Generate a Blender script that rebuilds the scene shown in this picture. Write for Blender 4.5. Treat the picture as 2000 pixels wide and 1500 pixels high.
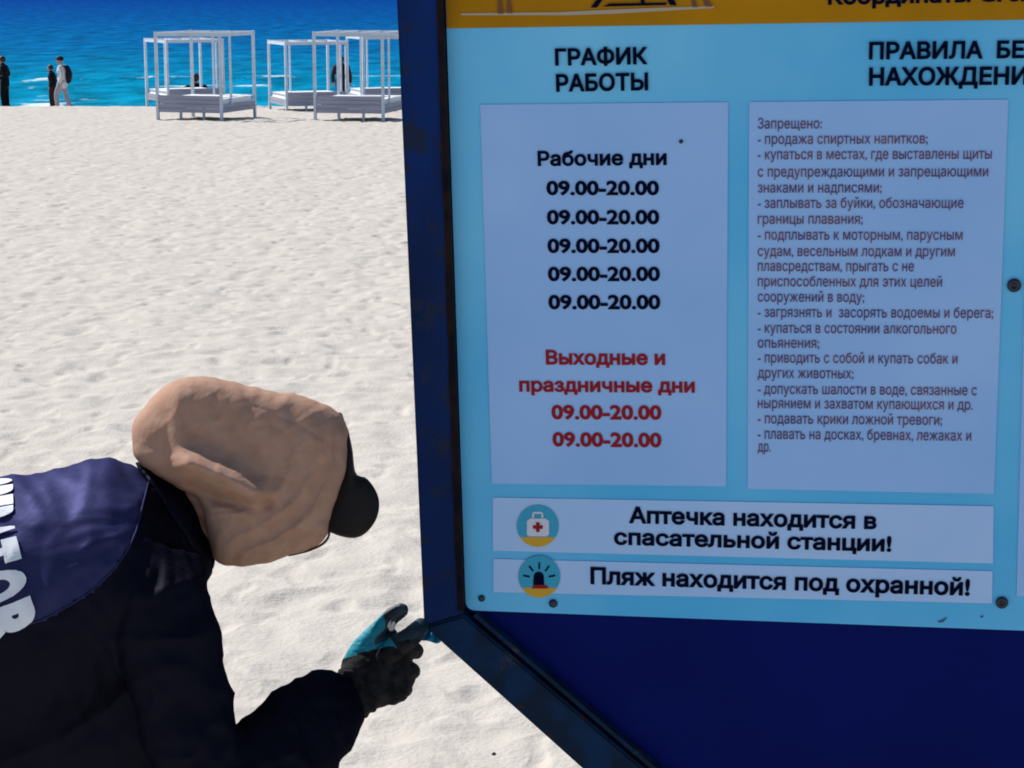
import bpy, bmesh, math, random
import numpy as np
from mathutils import Vector, Matrix
from mathutils.bvhtree import BVHTree
random.seed(7)
for o in list(bpy.data.objects): bpy.data.objects.remove(o)
S = bpy.context.scene
C = S.collection

# ------------------------------------------------------------------ camera, sky, sun, exposure
F = 4000.0                                   # focal length in photo pixels (2000 wide)
PITCH = math.atan(785.0 / F)
CAM = Vector((0, 0, 1.95))
cd = bpy.data.cameras.new('camera'); cd.lens = 36 * F / 2000; cd.sensor_width = 36
cd.clip_start = 0.05; cd.clip_end = 30000
cam = bpy.data.objects.new('camera', cd); C.objects.link(cam)
cam.location = CAM; cam.rotation_euler = (math.pi / 2 - PITCH, 0, 0)
S.camera = cam
SUN = Vector((-.58, .41, .71)).normalized()
w = bpy.data.worlds.new('World'); S.world = w; w.use_nodes = True
nt = w.node_tree; nt.nodes.clear()
sky = nt.nodes.new('ShaderNodeTexSky'); sky.sky_type = 'NISHITA'; sky.sun_disc = False
sky.sun_elevation = math.asin(SUN.z); sky.sun_rotation = math.atan2(SUN.x, SUN.y)
sky.air_density = 1.0; sky.dust_density = 0.4; sky.ozone_density = 2.5
bg = nt.nodes.new('ShaderNodeBackground'); bg.inputs['Strength'].default_value = 0.08
wo = nt.nodes.new('ShaderNodeOutputWorld')
nt.links.new(sky.outputs[0], bg.inputs[0]); nt.links.new(bg.outputs[0], wo.inputs[0])
ld = bpy.data.lights.new('sun', 'SUN'); ld.energy = 4.3; ld.angle = math.radians(0.5); ld.color = (1, .965, .91)
lo = bpy.data.objects.new('sun', ld); C.objects.link(lo); lo.rotation_euler = SUN.to_track_quat('Z', 'Y').to_euler()
S.view_settings.view_transform = 'Standard'; S.view_settings.look = 'None'
S.view_settings.exposure = 0.36; S.view_settings.gamma = 1.0
S.cycles.filter_width = 1.9
S.cycles.max_bounces = 6

# ------------------------------------------------------------------ helpers
RIGHT = Vector((1, 0, 0)); UP = Vector((0, math.sin(PITCH), math.cos(PITCH))); FWD = Vector((0, math.cos(PITCH), -math.sin(PITCH)))
def ray(x, y): return RIGHT * ((x - 1000) / F) + UP * ((750 - y) / F) + FWD
def at(x, y, d): return CAM + ray(x, y) * d                    # point seen at photo pixel x,y at depth d
def to_px(p):
    q = Vector(p) - CAM; d = q.dot(FWD)
    return 1000 + F * q.dot(RIGHT) / d, 750 - F * q.dot(UP) / d, d

def tag(o, label=None, cat=None, group=None, kind=None):
    if label: o['label'] = label
    if cat: o['category'] = cat
    if group: o['group'] = group
    if kind: o['kind'] = kind
    return o
def empty(name, loc, rz=0):
    o = bpy.data.objects.new(name, None); C.objects.link(o); o.location = loc; o.rotation_euler = (0, 0, rz); o.empty_display_size = .1
    return o
def link(name, me, mats, parent=None, smooth=False):
    o = bpy.data.objects.new(name, me); C.objects.link(o)
    for m in (mats if isinstance(mats, (list, tuple)) else [mats]): me.materials.append(m)
    if smooth: me.polygons.foreach_set('use_smooth', [True] * len(me.polygons))
    if parent is not None:
        o.parent = parent
        P = parent.matrix_basis if parent.parent is None else parent.parent.matrix_basis @ parent.matrix_basis
        if o.get('local') is None: o.matrix_parent_inverse = Matrix.Identity(4)
    return o
def world_child(name, me, mats, parent, smooth=False):
    """mesh given in world coordinates, stored relative to its parent"""
    M = parent.matrix_basis.copy(); q = parent.parent
    while q is not None: M = q.matrix_basis @ M; q = q.parent
    me.transform(M.inverted())
    return link(name, me, mats, parent, smooth)
def bm_mesh(bm, name='m'):
    bmesh.ops.recalc_face_normals(bm, faces=bm.faces[:])
    me = bpy.data.meshes.new(name); bm.to_mesh(me); bm.free(); return me
def copy_tree(o, parent=None):
    c = o.copy(); C.objects.link(c)
    if parent is not None: c.parent = parent
    for ch in [x for x in list(bpy.data.objects) if x.parent == o]: copy_tree(ch, c)
    return c
def bar(bm, a, b, wx, wy, upv=Vector((0, 0, 1)), bev=0.0):
    """square bar from a to b"""
    a = Vector(a); b = Vector(b); t = (b - a).normalized()
    if abs(t.dot(upv)) > .98: upv = Vector((0, 1, 0))
    s = t.cross(upv).normalized(); n = s.cross(t).normalized()
    r = bmesh.ops.create_cube(bm, size=1.0); vs = r['verts']
    for v in vs:
        x, y, z = v.co
        v.co = (a + b) / 2 + t * (x * (b - a).length) + s * (y * wx) + n * (z * wy)
    if bev > 0:
        es = list({e for v in vs for e in v.link_edges})
        bmesh.ops.bevel(bm, geom=es, offset=bev, segments=2, affect='EDGES', profile=.6)
def rings(bm, R, cap=True):
    """R: list of rings (each list of Vectors, equal counts) -> closed skin"""
    vr = [[bm.verts.new(p) for p in r] for r in R]
    n = len(vr[0])
    for i in range(len(vr) - 1):
        for k in range(n):
            bm.faces.new((vr[i][k], vr[i][(k + 1) % n], vr[i + 1][(k + 1) % n], vr[i + 1][k]))
    if cap:
        for r, s in ((vr[0], 1), (vr[-1], -1)):
            c = bm.verts.new(sum((v.co for v in r), Vector()) / n)
            for k in range(n):
                bm.faces.new((c, r[(k + 1) % n], r[k]) if s > 0 else (c, r[k], r[(k + 1) % n]))
def catmull(vals, sub):
    vals = np.array(vals, float); n = len(vals); out = []
    for i in range(n - 1):
        p0 = vals[max(i - 1, 0)]; p1 = vals[i]; p2 = vals[i + 1]; p3 = vals[min(i + 2, n - 1)]
        for k in range(sub):
            t = k / sub
            out.append(.5 * (2 * p1 + (p2 - p0) * t + (2 * p0 - 5 * p1 + 4 * p2 - p3) * t * t + (3 * p1 - p0 - 3 * p2 + p3) * t ** 3))
    out.append(vals[-1]); return np.array(out)
def px_loft(bm, secs, sub=6, n=28, sup=2.0):
    """sections (x1,y1,x2,y2,depth,ratio): both silhouette points of a limb, its depth and its thickness along the view"""
    P = catmull(secs, sub); R = []
    for x1, y1, x2, y2, d, ra in P:
        p1 = at(x1, y1, d); p2 = at(x2, y2, d); c = (p1 + p2) / 2; a = (p2 - p1) / 2
        dv = (c - CAM).normalized() * (a.length * ra)
        ring = []
        for k in range(n):
            t = 2 * math.pi * k / n; ct, st = math.cos(t), math.sin(t)
            e = 2.0 / sup
            ring.append(c + a * (math.copysign(abs(ct) ** e, ct)) + dv * (math.copysign(abs(st) ** e, st)))
        R.append(ring)
    rings(bm, R)
def tube(bm, pts, rad, sub=5, n=14, flat=1.0, flatdir=None):
    """round limb along 3-D points with rounded ends"""
    D = catmull([list(p) + [r] for p, r in zip(pts, rad)], sub)
    P = [Vector(d[:3]) for d in D]; r = [max(d[3], .001) for d in D]
    t0 = (P[1] - P[0]).normalized(); t1 = (P[-1] - P[-2]).normalized()
    pre = [(P[0] - t0 * r[0] * math.sin(a), r[0] * math.cos(a)) for a in (1.3, .9, .45)]
    post = [(P[-1] + t1 * r[-1] * math.sin(a), r[-1] * math.cos(a)) for a in (.45, .9, 1.3)]
    seq = pre + list(zip(P, r)) + post
    up = Vector(flatdir) if flatdir is not None else Vector((.31, .22, .92)); R = []
    for i, (p, rr) in enumerate(seq):
        t = (seq[min(i + 1, len(seq) - 1)][0] - seq[max(i - 1, 0)][0]).normalized()
        s = t.cross(up)
        if s.length < 1e-3: s = t.cross(Vector((1, 0, 0)))
        s.normalize(); q = s.cross(t).normalized()
        R.append([p + s * (rr * math.cos(2 * math.pi * k / n)) + q * (rr * flat * math.sin(2 * math.pi * k / n)) for k in range(n)])
    rings(bm, R)
def ball(bm, c, r, M=None, seg=20):
    res = bmesh.ops.create_uvsphere(bm, u_segments=seg, v_segments=seg // 2 + 2, radius=1.0)
    if not isinstance(r, (tuple, list)): r = (r, r, r)
    for v in res['verts']:
        p = Vector((v.co.x * r[0], v.co.y * r[1], v.co.z * r[2]))
        if M is not None: p = M @ p
        v.co = p + Vector(c)
def fuse(bm, voxel, smooth=6, fac=.5):
    """union of overlapping closed shapes into one continuous skin"""
    me = bm_mesh(bm, 'fuse'); o = bpy.data.objects.new('fuse', me); C.objects.link(o)
    m = o.modifiers.new('r', 'REMESH'); m.mode = 'VOXEL'; m.voxel_size = voxel
    if smooth:
        s = o.modifiers.new('s', 'SMOOTH'); s.iterations = smooth; s.factor = fac
    dg = bpy.context.evaluated_depsgraph_get(); dg.update()
    out = bpy.data.meshes.new_from_object(o.evaluated_get(dg))
    bpy.data.objects.remove(o); bpy.data.meshes.remove(me)
    return out

# --- vectorised gradient noise for meshes
_rng = np.random.RandomState(3); _perm = _rng.permutation(256); _perm = np.concatenate([_perm, _perm, _perm])
_ang = _rng.rand(256) * 2 * np.pi; _gx, _gy = np.cos(_ang), np.sin(_ang)
def pn(x, y):
    x = np.asarray(x, float); y = np.asarray(y, float)
    xi = np.floor(x).astype(int); yi = np.floor(y).astype(int); xf = x - xi; yf = y - yi
    def g(ix, iy, fx, fy):
        h = _perm[_perm[ix & 255] + (iy & 255)]; return _gx[h] * fx + _gy[h] * fy
    u = xf ** 3 * (xf * (xf * 6 - 15) + 10); v = yf ** 3 * (yf * (yf * 6 - 15) + 10)
    a = g(xi, yi, xf, yf); b = g(xi + 1, yi, xf - 1, yf); c = g(xi, yi + 1, xf, yf - 1); d = g(xi + 1, yi + 1, xf - 1, yf - 1)
    return (a + (b - a) * u) * (1 - v) + (c + (d - c) * u) * v

# ------------------------------------------------------------------ materials
def mat(name, col, rough=.6, spec=.5, var=0.0, vscale=8.0, col2=None, bump=0.0, bscale=60.0, bdist=.01, metal=0.0, stretch=(1, 1, 1), tint=None, detail=5.0):
    m = bpy.data.materials.new(name); m.use_nodes = True
    t = m.node_tree; b = t.nodes['Principled BSDF']
    b.inputs['Base Color'].default_value = (*col, 1); b.inputs['Roughness'].default_value = rough
    b.inputs['Specular IOR Level'].default_value = spec; b.inputs['Metallic'].default_value = metal
    if tint: b.inputs['Specular Tint'].default_value = (*tint, 1)
    tc = t.nodes.new('ShaderNodeTexCoord'); mp = t.nodes.new('ShaderNodeMapping'); mp.inputs['Scale'].default_value = stretch
    t.links.new(tc.outputs['Object'], mp.inputs[0])
    if var > 0 or col2:
        n = t.nodes.new('ShaderNodeTexNoise'); n.inputs['Scale'].default_value = vscale; n.inputs['Detail'].default_value = detail
        t.links.new(mp.outputs[0], n.inputs['Vector'])
        r = t.nodes.new('ShaderNodeValToRGB')
        c2 = col2 if col2 else tuple(c * (1 - var) for c in col)
        r.color_ramp.elements[0].position = .35; r.color_ramp.elements[0].color = (*c2, 1)
        r.color_ramp.elements[1].position = .65; r.color_ramp.elements[1].color = (*col, 1)
        t.links.new(n.outputs['Fac'], r.inputs[0]); t.links.new(r.outputs[0], b.inputs['Base Color'])
    if bump > 0:
        n2 = t.nodes.new('ShaderNodeTexNoise'); n2.inputs['Scale'].default_value = bscale; n2.inputs['Detail'].default_value = 4
        t.links.new(mp.outputs[0], n2.inputs['Vector'])
        bp = t.nodes.new('ShaderNodeBump'); bp.inputs['Strength'].default_value = bump; bp.inputs['Distance'].default_value = bdist
        t.links.new(n2.outputs['Fac'], bp.inputs['Height']); t.links.new(bp.outputs[0], b.inputs['Normal'])
    return m
def set_ramp(m, p0, p1):
    r = next(n for n in m.node_tree.nodes if n.type == 'VALTORGB'); r.color_ramp.elements[0].position = p0; r.color_ramp.elements[1].position = p1
    return m

M_sand = mat('sand', (.56, .515, .46), .9, .1, var=.10, vscale=7.0, bump=.45, bscale=55, bdist=.012)
M_navy = set_ramp(mat('navy_paint', (.0005, .026, .165), .55, .10, col2=(.001, .012, .055), vscale=9, bump=.12, bscale=120, bdist=.003, stretch=(1, 1, .35)), .3, .7)
M_rail = set_ramp(mat('worn_navy_paint', (.002, .024, .080), .6, .10, col2=(.003, .015, .040), vscale=26, bump=.2, bscale=90, bdist=.003), .40, .6)
def wear(m, rust=(.045, .022, .012), thr=.62, sc=38, scr=True):
    t = m.node_tree; b = t.nodes['Principled BSDF']; N = t.nodes.new; L = t.links.new
    tc = N('ShaderNodeTexCoord'); n = N('ShaderNodeTexNoise'); n.inputs['Scale'].default_value = sc; n.inputs['Detail'].default_value = 8; n.inputs['Roughness'].default_value = .7
    L(tc.outputs['Object'], n.inputs['Vector']); r_ = N('ShaderNodeMapRange'); r_.inputs['From Min'].default_value = thr; r_.inputs['From Max'].default_value = thr + .05; L(n.outputs['Fac'], r_.inputs['Value'])
    mx = N('ShaderNodeMixRGB'); src = b.inputs['Base Color'].links[0].from_socket; L(r_.outputs[0], mx.inputs[0]); L(src, mx.inputs[1]); mx.inputs[2].default_value = (*rust, 1); L(mx.outputs[0], b.inputs['Base Color'])
    return m
wear(M_navy, (.010, .020, .060), .56, 18); wear(M_navy, (.014, .012, .016), .70, 45); wear(M_rail, (.030, .040, .055), .60, 22); wear(M_rail, (.040, .018, .012), .62, 42)
M_panel = mat('deep_blue_panel', (.0005, .007, .13), .6, .06, var=.25, vscale=3)
M_sheet = set_ramp(mat('poster_blue', (.20, .62, .95), .45, .08, col2=(.065, .46, .86), vscale=2.2), .3, .7)
M_pale = set_ramp(mat('pale_lilac_print', (.35, .575, .97), .45, .1, col2=(.285, .525, .93), vscale=5), .3, .7)
M_strip = set_ramp(mat('pale_strip_print', (.45, .65, .98), .45, .08, col2=(.37, .60, .96), vscale=5), .3, .7)
M_yellow = set_ramp(mat('ochre_print', (.50, .23, .003), .45, .08, col2=(.36, .165, .003), vscale=7), .3, .7)
M_ink = mat('black_ink', (.001, .003, .020), .7, .04)
M_fine = mat('faded_purple_ink', (.105, .060, .16), .6, .05, col2=(.20, .075, .11), vscale=22)
M_red = mat('red_ink', (.30, .016, .022), .7, .04)
M_teal_print = mat('teal_print', (.02, .36, .58), .4, .3)
M_white_print = mat('white_print', (.62, .66, .78), .4, .3)
M_gold = mat('gold_print', (.62, .36, .015), .4, .3)
M_brownprint = mat('brown_print', (.16, .060, .02), .4, .3)
M_groundprint = mat('pale_ground_print', (.42, .36, .27), .4, .3)
M_seal = mat('dark_weathered_sealant', (.004, .004, .010), .8, .1, col2=(.020, .010, .008), vscale=40)
M_bolt = mat('bolt_dark', (.006, .012, .035), .4, .5)
M_wood = mat('grey_white_painted_wood', (.60, .69, .80), .6, .3, var=.15, vscale=6, stretch=(.4, 1, 1))
M_slat = mat('grey_slats', (.36, .37, .47), .65, .3, var=.18, vscale=5, stretch=(.3, 1, 4))
M_matt = mat('white_mattress', (.78, .82, .84), .8, .2, var=.06, vscale=4)
M_black = mat('black_cloth', (.004, .004, .007), .8, .12)
M_dark2 = mat('dark_navy_cloth', (.006, .008, .022), .75, .25)
M_maroon = mat('dark_maroon_cloth', (.025, .008, .016), .75, .25)
M_lightcloth = mat('pale_cloth', (.62, .63, .66), .8, .2, var=.12, vscale=12)
M_greycloth = mat('light_grey_cloth', (.40, .38, .42), .8, .2, var=.12, vscale=12)
M_skin = mat('skin', (.42, .23, .16), .5, .4, var=.12, vscale=30)
M_hair = mat('dark_hair', (.02, .014, .010), .6, .4)
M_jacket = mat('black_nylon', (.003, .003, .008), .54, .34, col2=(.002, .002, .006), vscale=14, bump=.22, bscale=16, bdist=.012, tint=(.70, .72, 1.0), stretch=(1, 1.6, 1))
M_violet = mat('violet_navy_nylon', (.019, .021, .064), .5, .3, col2=(.015, .016, .052), vscale=10, bump=.22, bscale=16, bdist=.012, stretch=(1, 1.6, 1))
def nylon(m_, gc):
    t = m_.node_tree; b = t.nodes['Principled BSDF']; N = t.nodes.new; L = t.links.new
    d = N('ShaderNodeBsdfDiffuse'); g = N('ShaderNodeBsdfGlossy'); a = N('ShaderNodeAddShader')
    L(b.inputs['Base Color'].links[0].from_socket, d.inputs['Color']); nl = b.inputs['Normal'].links[0].from_socket; L(nl, d.inputs['Normal']); L(nl, g.inputs['Normal'])
    g.inputs['Color'].default_value = (*gc, 1); g.inputs['Roughness'].default_value = .57
    L(d.outputs[0], a.inputs[0]); L(g.outputs[0], a.inputs[1]); L(a.outputs[0], t.nodes['Material Output'].inputs[0]); t.nodes.remove(b)
nylon(M_jacket, (.0085, .0085, .012)); nylon(M_violet, (.022, .023, .054))
M_trouser = mat('black_trousers', (.008, .008, .012), .75, .25, bump=.3, bscale=30)
M_shoe = mat('dark_shoe', (.02, .018, .018), .6, .3)
M_letter = mat('white_jacket_print', (.86, .88, .92), .6, .25, var=.04, vscale=40)
M_visor = mat('black_visor', (.008, .006, .006), .65, .25, bump=.15, bscale=200, bdist=.002)
M_knit = mat('dark_knit', (.026, .024, .027), .85, .12, col2=(.006, .006, .007), vscale=70, bump=.7, bscale=420, bdist=.002)
M_rubber = mat('teal_rubber', (.0, .30, .40), .55, .35, col2=(.0, .20, .28), vscale=60, bump=.5, bscale=260, bdist=.002)
M_shadedirt = mat('shaded_dirty_rubber', (.008, .035, .05), .5, .4, col2=(.004, .012, .02), vscale=50, bump=.5, bscale=260, bdist=.002)  # shade on forefinger and thumb tip put into the colour, with some dirt
M_ragblue = mat('blue_rag', (.01, .22, .42), .8, .1, var=.3, vscale=40)
M_ragwhite = mat('white_rag', (.75, .74, .70), .8, .1, var=.1, vscale=40)
M_debris = mat('dark_bark', (.13, .11, .09), .8, .2, var=.4, vscale=60)
M_cord = mat('brown_cord', (.10, .045, .025), .7, .2)

def hat_material(nm='beige_cotton', c1=(.50, .35, .285), c2=(.43, .29, .235), tl=.06):
    m = mat(nm, c1, .85, .1, col2=c2, vscale=55, bump=.25, bscale=90, bdist=.005, detail=9)
    t = m.node_tree; b = t.nodes['Principled BSDF']; out = t.nodes['Material Output']
    tr = t.nodes.new('ShaderNodeBsdfTranslucent'); tr.inputs[0].default_value = (.70, .27, .10, 1)
    mx = t.nodes.new('ShaderNodeMixShader'); mx.inputs[0].default_value = tl
    t.links.new(b.outputs[0], mx.inputs[1]); t.links.new(tr.outputs[0], mx.inputs[2]); t.links.new(mx.outputs[0], out.inputs[0])
    return m
M_hat = hat_material('tan_cotton', (.51, .315, .23), (.45, .265, .185), .12)

M_hem = mat('hem_tan', (.34, .18, .115), .85, .1, var=.2, vscale=60)
def sea_material():
    m = bpy.data.materials.new('sea_water'); m.use_nodes = True; t = m.node_tree; b = t.nodes['Principled BSDF']
    N = t.nodes.new; L = t.links.new
    g = N('ShaderNodeNewGeometry'); sp = N('ShaderNodeSeparateXYZ'); L(g.outputs['Position'], sp.inputs[0])
    def math_(op, a, bb=None, cc=None):
        n = N('ShaderNodeMath'); n.operation = op
        for i, v in enumerate((a, bb, cc)):
            if v is None: continue
            if isinstance(v, (int, float)): n.inputs[i].default_value = v
            else: L(v, n.inputs[i])
        return n.outputs[0]
    def noise(sx, sy, sc, det=4):
        mp = N('ShaderNodeMapping'); mp.inputs['Scale'].default_value = (sx, sy, 1); L(g.outputs['Position'], mp.inputs[0])
        n = N('ShaderNodeTexNoise'); n.inputs['Scale'].default_value = sc; n.inputs['Detail'].default_value = det; L(mp.outputs[0], n.inputs['Vector']); return n.outputs['Fac']
    big = noise(.05, .018, 1.0)                       # patches of deeper and shallower water
    wy = math_('ADD', sp.outputs['Y'], math_('MULTIPLY', math_('SUBTRACT', big, .5), 60))
    lg = math_('LOGARITHM', math_('MAXIMUM', wy, 60), 10)
    mr = N('ShaderNodeMapRange'); mr.inputs['From Min'].default_value = math.log10(105); mr.inputs['From Max'].default_value = math.log10(900); L(lg, mr.inputs['Value'])
    r = N('ShaderNodeValToRGB'); L(mr.outputs[0], r.inputs[0])
    els = r.color_ramp.elements
    els[0].position = 0; els[0].color = (.001, .225, .36, 1)
    els[1].position = 1; els[1].color = (.000, .040, .235, 1)
    e = els.new(.16); e.color = (.000, .20, .355, 1)
    e = els.new(.34); e.color = (.000, .120, .30, 1)
    e = els.new(.65); e.color = (.000, .072, .265, 1)
    streak = noise(.10, .045, 4.0, 6)
    mxs = N('ShaderNodeMixRGB'); mxs.blend_type = 'MULTIPLY'; mxs.inputs[0].default_value = 1
    sr = N('ShaderNodeMapRange'); sr.inputs['From Min'].default_value = .3; sr.inputs['From Max'].default_value = .7; sr.inputs['To Min'].default_value = .55; sr.inputs['To Max'].default_value = 1.38
    L(streak, sr.inputs['Value']); L(r.outputs[0], mxs.inputs[1]); L(sr.outputs[0], mxs.inputs[2])
    # foam along the breaking crests
    wob = math_('ADD', math_('MULTIPLY', math_('SUBTRACT', noise(.05, .008, 1.0, 1), .5), 20), math_('MULTIPLY', math_('SUBTRACT', noise(.22, .05, 1.0, 4), .5), 9))
    yy = math_('ADD', sp.outputs['Y'], wob)
    foam = None
    for y0, half, thr, seed in ((151, 2.6, .54, 0), (139, 2.0, .62, 3), (127, 3.2, .54, 7), (119, 2.0, .59, 11), (164, 1.8, .65, 23)):
        band = math_('SUBTRACT', 1.0, math_('MULTIPLY', math_('ABSOLUTE', math_('SUBTRACT', yy, y0)), 1 / half)); band = math_('MAXIMUM', band, 0.0)
        mp = N('ShaderNodeMapping'); mp.inputs['Scale'].default_value = (.16, .10, 1); mp.inputs['Location'].default_value = (seed * 13.7, seed * 3.1, 0); L(g.outputs['Position'], mp.inputs[0])
        n = N('ShaderNodeTexNoise'); n.inputs['Scale'].default_value = 1; n.inputs['Detail'].default_value = 6; n.inputs['Roughness'].default_value = .65; L(mp.outputs[0], n.inputs['Vector'])
        k = math_('MULTIPLY', math_('MAXIMUM', math_('SUBTRACT', n.outputs['Fac'], thr - .04), 0.0), 14.0)
        fm = math_('MINIMUM', math_('MULTIPLY', math_('MINIMUM', math_('MULTIPLY', band, 2.2), 1.0), k), 1.0)
        foam = fm if foam is None else math_('MAXIMUM', foam, fm)
    mx = N('ShaderNodeMixRGB'); L(foam, mx.inputs[0]); L(mxs.outputs[0], mx.inputs[1]); mx.inputs[2].default_value = (.66, .78, .80, 1)
    bp = N('ShaderNodeBump'); bp.inputs['Strength'].default_value = .8; bp.inputs['Distance'].default_value = .5
    L(noise(.35, .16, 2.0, 6), bp.inputs['Height'])
    df = N('ShaderNodeBsdfDiffuse'); gl_ = N('ShaderNodeBsdfGlossy'); gl_.inputs['Roughness'].default_value = .25; gl_.inputs['Color'].default_value = (.45, .75, 1, 1)
    ms = N('ShaderNodeMixShader'); ms.inputs[0].default_value = .025
    L(mx.outputs[0], df.inputs['Color']); L(bp.outputs[0], df.inputs['Normal']); L(bp.outputs[0], gl_.inputs['Normal'])
    L(df.outputs[0], ms.inputs[1]); L(gl_.outputs[0], ms.inputs[2]); L(ms.outputs[0], t.nodes['Material Output'].inputs[0]); t.nodes.remove(b)
    return m
M_sea = sea_material()

# ------------------------------------------------------------------ ground
SEA_Z = -5.0
KY = np.array([-400, -60, 5, 14, 43, 54, 80, 90, 108, 140, 9000.])
KZ = np.array([.4, .2, 0, -.22, -.95, -1.25, -2.84, -3.75, -5.35, -7.5, -40])
def base_z(y): return np.interp(y, KY, KZ)
def sand_z(x, y):
    x = np.asarray(x, float); y = np.asarray(y, float)
    z = base_z(y)
    wx = x + .05 * pn(x * 3.1, y * 3.1 + 9); wy = y + .05 * pn(x * 3.1 + 40, y * 3.1)
    a = pn(wx * 3.3 + 5, wy * 3.0) ; b = pn(wx * 7.5, wy * 6.4 + 30); c = pn(wx * 15.0 + 11, wy * 14.0); d = pn(x * .8, y * .8)
    rid = 1 - np.abs(pn(wx * 2.6 + 70, wy * 3.6 + 20)) * 2.2           # soft rims of old footprints
    pit = np.clip(pn(wx * 4.6 + 17, wy * 4.0 + 51) - .18, 0, 1)
    pit3 = np.clip(pn(wx * 8.3 + 7, wy * 7.1 + 3) - .2, 0, 1)
    pit2 = np.clip(pn(wx * 2.3 + 87, wy * 1.9 + 13) - .22, 0, 1)
    amp = np.where(y > 52, np.clip((84 - y) / 32, .1, 1), 1.0)
    return z + amp * (.016 * a + .010 * b + .0030 * c + .030 * d + .010 * rid - .050 * pit - .040 * pit2 - .034 * pit3)
def gz(x, y): return float(sand_z(x, y))
def ground_at(px, py):
    r = ray(px, py); d = 3.0
    while d < 400:
        p = CAM + r * d
        if p.z <= float(base_z(p.y)): return p
        d *= 1.0015
    return CAM + r * 60
def grid_mesh(name, X, Y, Z):
    r, c = X.shape; me = bpy.data.meshes.new(name)
    co = np.stack([X, Y, Z], -1).reshape(-1, 3).astype(np.float32)
    idx = np.arange(r * c).reshape(r, c)
    q = np.stack([idx[:-1, :-1], idx[:-1, 1:], idx[1:, 1:], idx[1:, :-1]], -1).reshape(-1, 4)
    me.vertices.add(len(co)); me.vertices.foreach_set('co', co.ravel())
    me.loops.add(q.size); me.loops.foreach_set('vertex_index', q.ravel().astype(np.int32))
    me.polygons.add(len(q)); me.polygons.foreach_set('loop_start', (np.arange(len(q)) * 4).astype(np.int32))
    me.update(calc_edges=True); me.validate(); return me
ys = np.concatenate([np.linspace(-120, -12, 30), np.linspace(-10, 4.2, 60), np.exp(np.linspace(math.log(4.25), math.log(60), 1300)), np.linspace(60.5, 125, 110)])
s = np.concatenate([np.linspace(-1.6, -.34, 60), np.linspace(-.335, .10, 580), np.linspace(.13, 1.6, 60)])
wid = np.where(ys > 4.2, ys, np.where(ys > -10, 4.2 + (4.2 - ys) * .9, 17 + (-10 - ys) * 1.2))
Yg, Sg = np.meshgrid(ys, s, indexing='ij'); Xg = Sg * wid[:, None]
sand = link('sand', grid_mesh('sand', Xg, Yg, sand_z(Xg, Yg)), M_sand, smooth=True); tag(sand, 'pale trampled beach sand sloping down to the sea', 'sand', kind='structure')

ys = np.concatenate([np.linspace(92, 175, 260), np.exp(np.linspace(math.log(176), math.log(16000), 160))])
s = np.concatenate([np.linspace(-1.8, -.32, 30), np.linspace(-.31, .05, 140), np.linspace(.06, 1.8, 40)])
Yg, Sg = np.meshgrid(ys, s, indexing='ij'); Xg = Sg * Yg
wobble = 5.0 * pn(Xg * .035, Yg * .01 + 3)
Zg = np.full_like(Xg, SEA_Z)
for y0, h, wd in ((150.5, .42, 2.6), (136.5, .28, 2.2), (126.5, .32, 2.2), (118.5, .2, 1.8)):
    u = (Yg + wobble - y0) / wd
    Zg += h * np.exp(-np.where(u < 0, (u * 1.7) ** 2, (u * .7) ** 2)) * (.55 + .8 * pn(Xg * .05 + y0, Yg * .02))
far = np.clip((Yg - 100) / 50, 0, 1) * np.clip(1 - Yg / 900, 0, 1)
Zg += far * (.16 * pn(Xg * .10, Yg * .16) + .08 * pn(Xg * .3, Yg * .45))
sea = link('sea', grid_mesh('sea', Xg, Yg, Zg), M_sea, smooth=True); tag(sea, 'turquoise to deep blue sea with small breaking waves', 'sea', kind='structure')

# ------------------------------------------------------------------ notice board
PA, PB, PD = .14, -.28, 2.62                 # plane of the board: inverse depth is linear in the picture
def bp_(x, y):
    return at(x, y, PD / (1 + PA * (x - 1000) / F + PB * (y - 750) / F))
BN = (RIGHT * -PA + UP * PB - FWD * 1.0).normalized()            # towards the camera
B0 = bp_(870, 55); BU = (bp_(1990, 45) - B0); BU = (BU - BN * BU.dot(BN)).normalized(); BV = BN.cross(BU).normalized()
def uv(x, y): p = bp_(x, y) - B0; return p.dot(BU), p.dot(BV)
def bw(u, v, h=0.0): return B0 + BU * u + BV * v + BN * h
foot = bw(.8, -1.3); foot.z = 0
board = empty('notice_board', foot); tag(board, 'large blue steel notice board with Cyrillic beach rules poster', 'notice board')
def prism(bm, poly, h0, h1, bev=0.0, mi=0):
    """poly: list of (u,v) on the board plane"""
    lo = [bm.verts.new(bw(u, v, h0)) for u, v in poly]; hi = [bm.verts.new(bw(u, v, h1)) for u, v in poly]
    n = len(poly); fs = [bm.faces.new(hi), bm.faces.new(lo[::-1])]
    for k in range(n): fs.append(bm.faces.new((lo[k], lo[(k + 1) % n], hi[(k + 1) % n], hi[k])))
    for f in fs: f.material_index = mi
    if bev > 0:
        es = [e for e in {e for f in [fs[0]] for e in f.edges}]
        bmesh.ops.bevel(bm, geom=es, offset=bev, segments=2, affect='EDGES')
def pxpoly(*pts): return [uv(x, y) for x, y in pts]
def bpart(name, bm, mats, parent=board, smooth=False): return world_child(name, bm_mesh(bm), mats, parent, smooth)
def line_u(a, b, v):                                           # u where the pixel line a-b crosses height v
    (u1, v1), (u2, v2) = uv(*a), uv(*b); return u1 + (u2 - u1) * (v - v1) / (v2 - v1)

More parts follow.
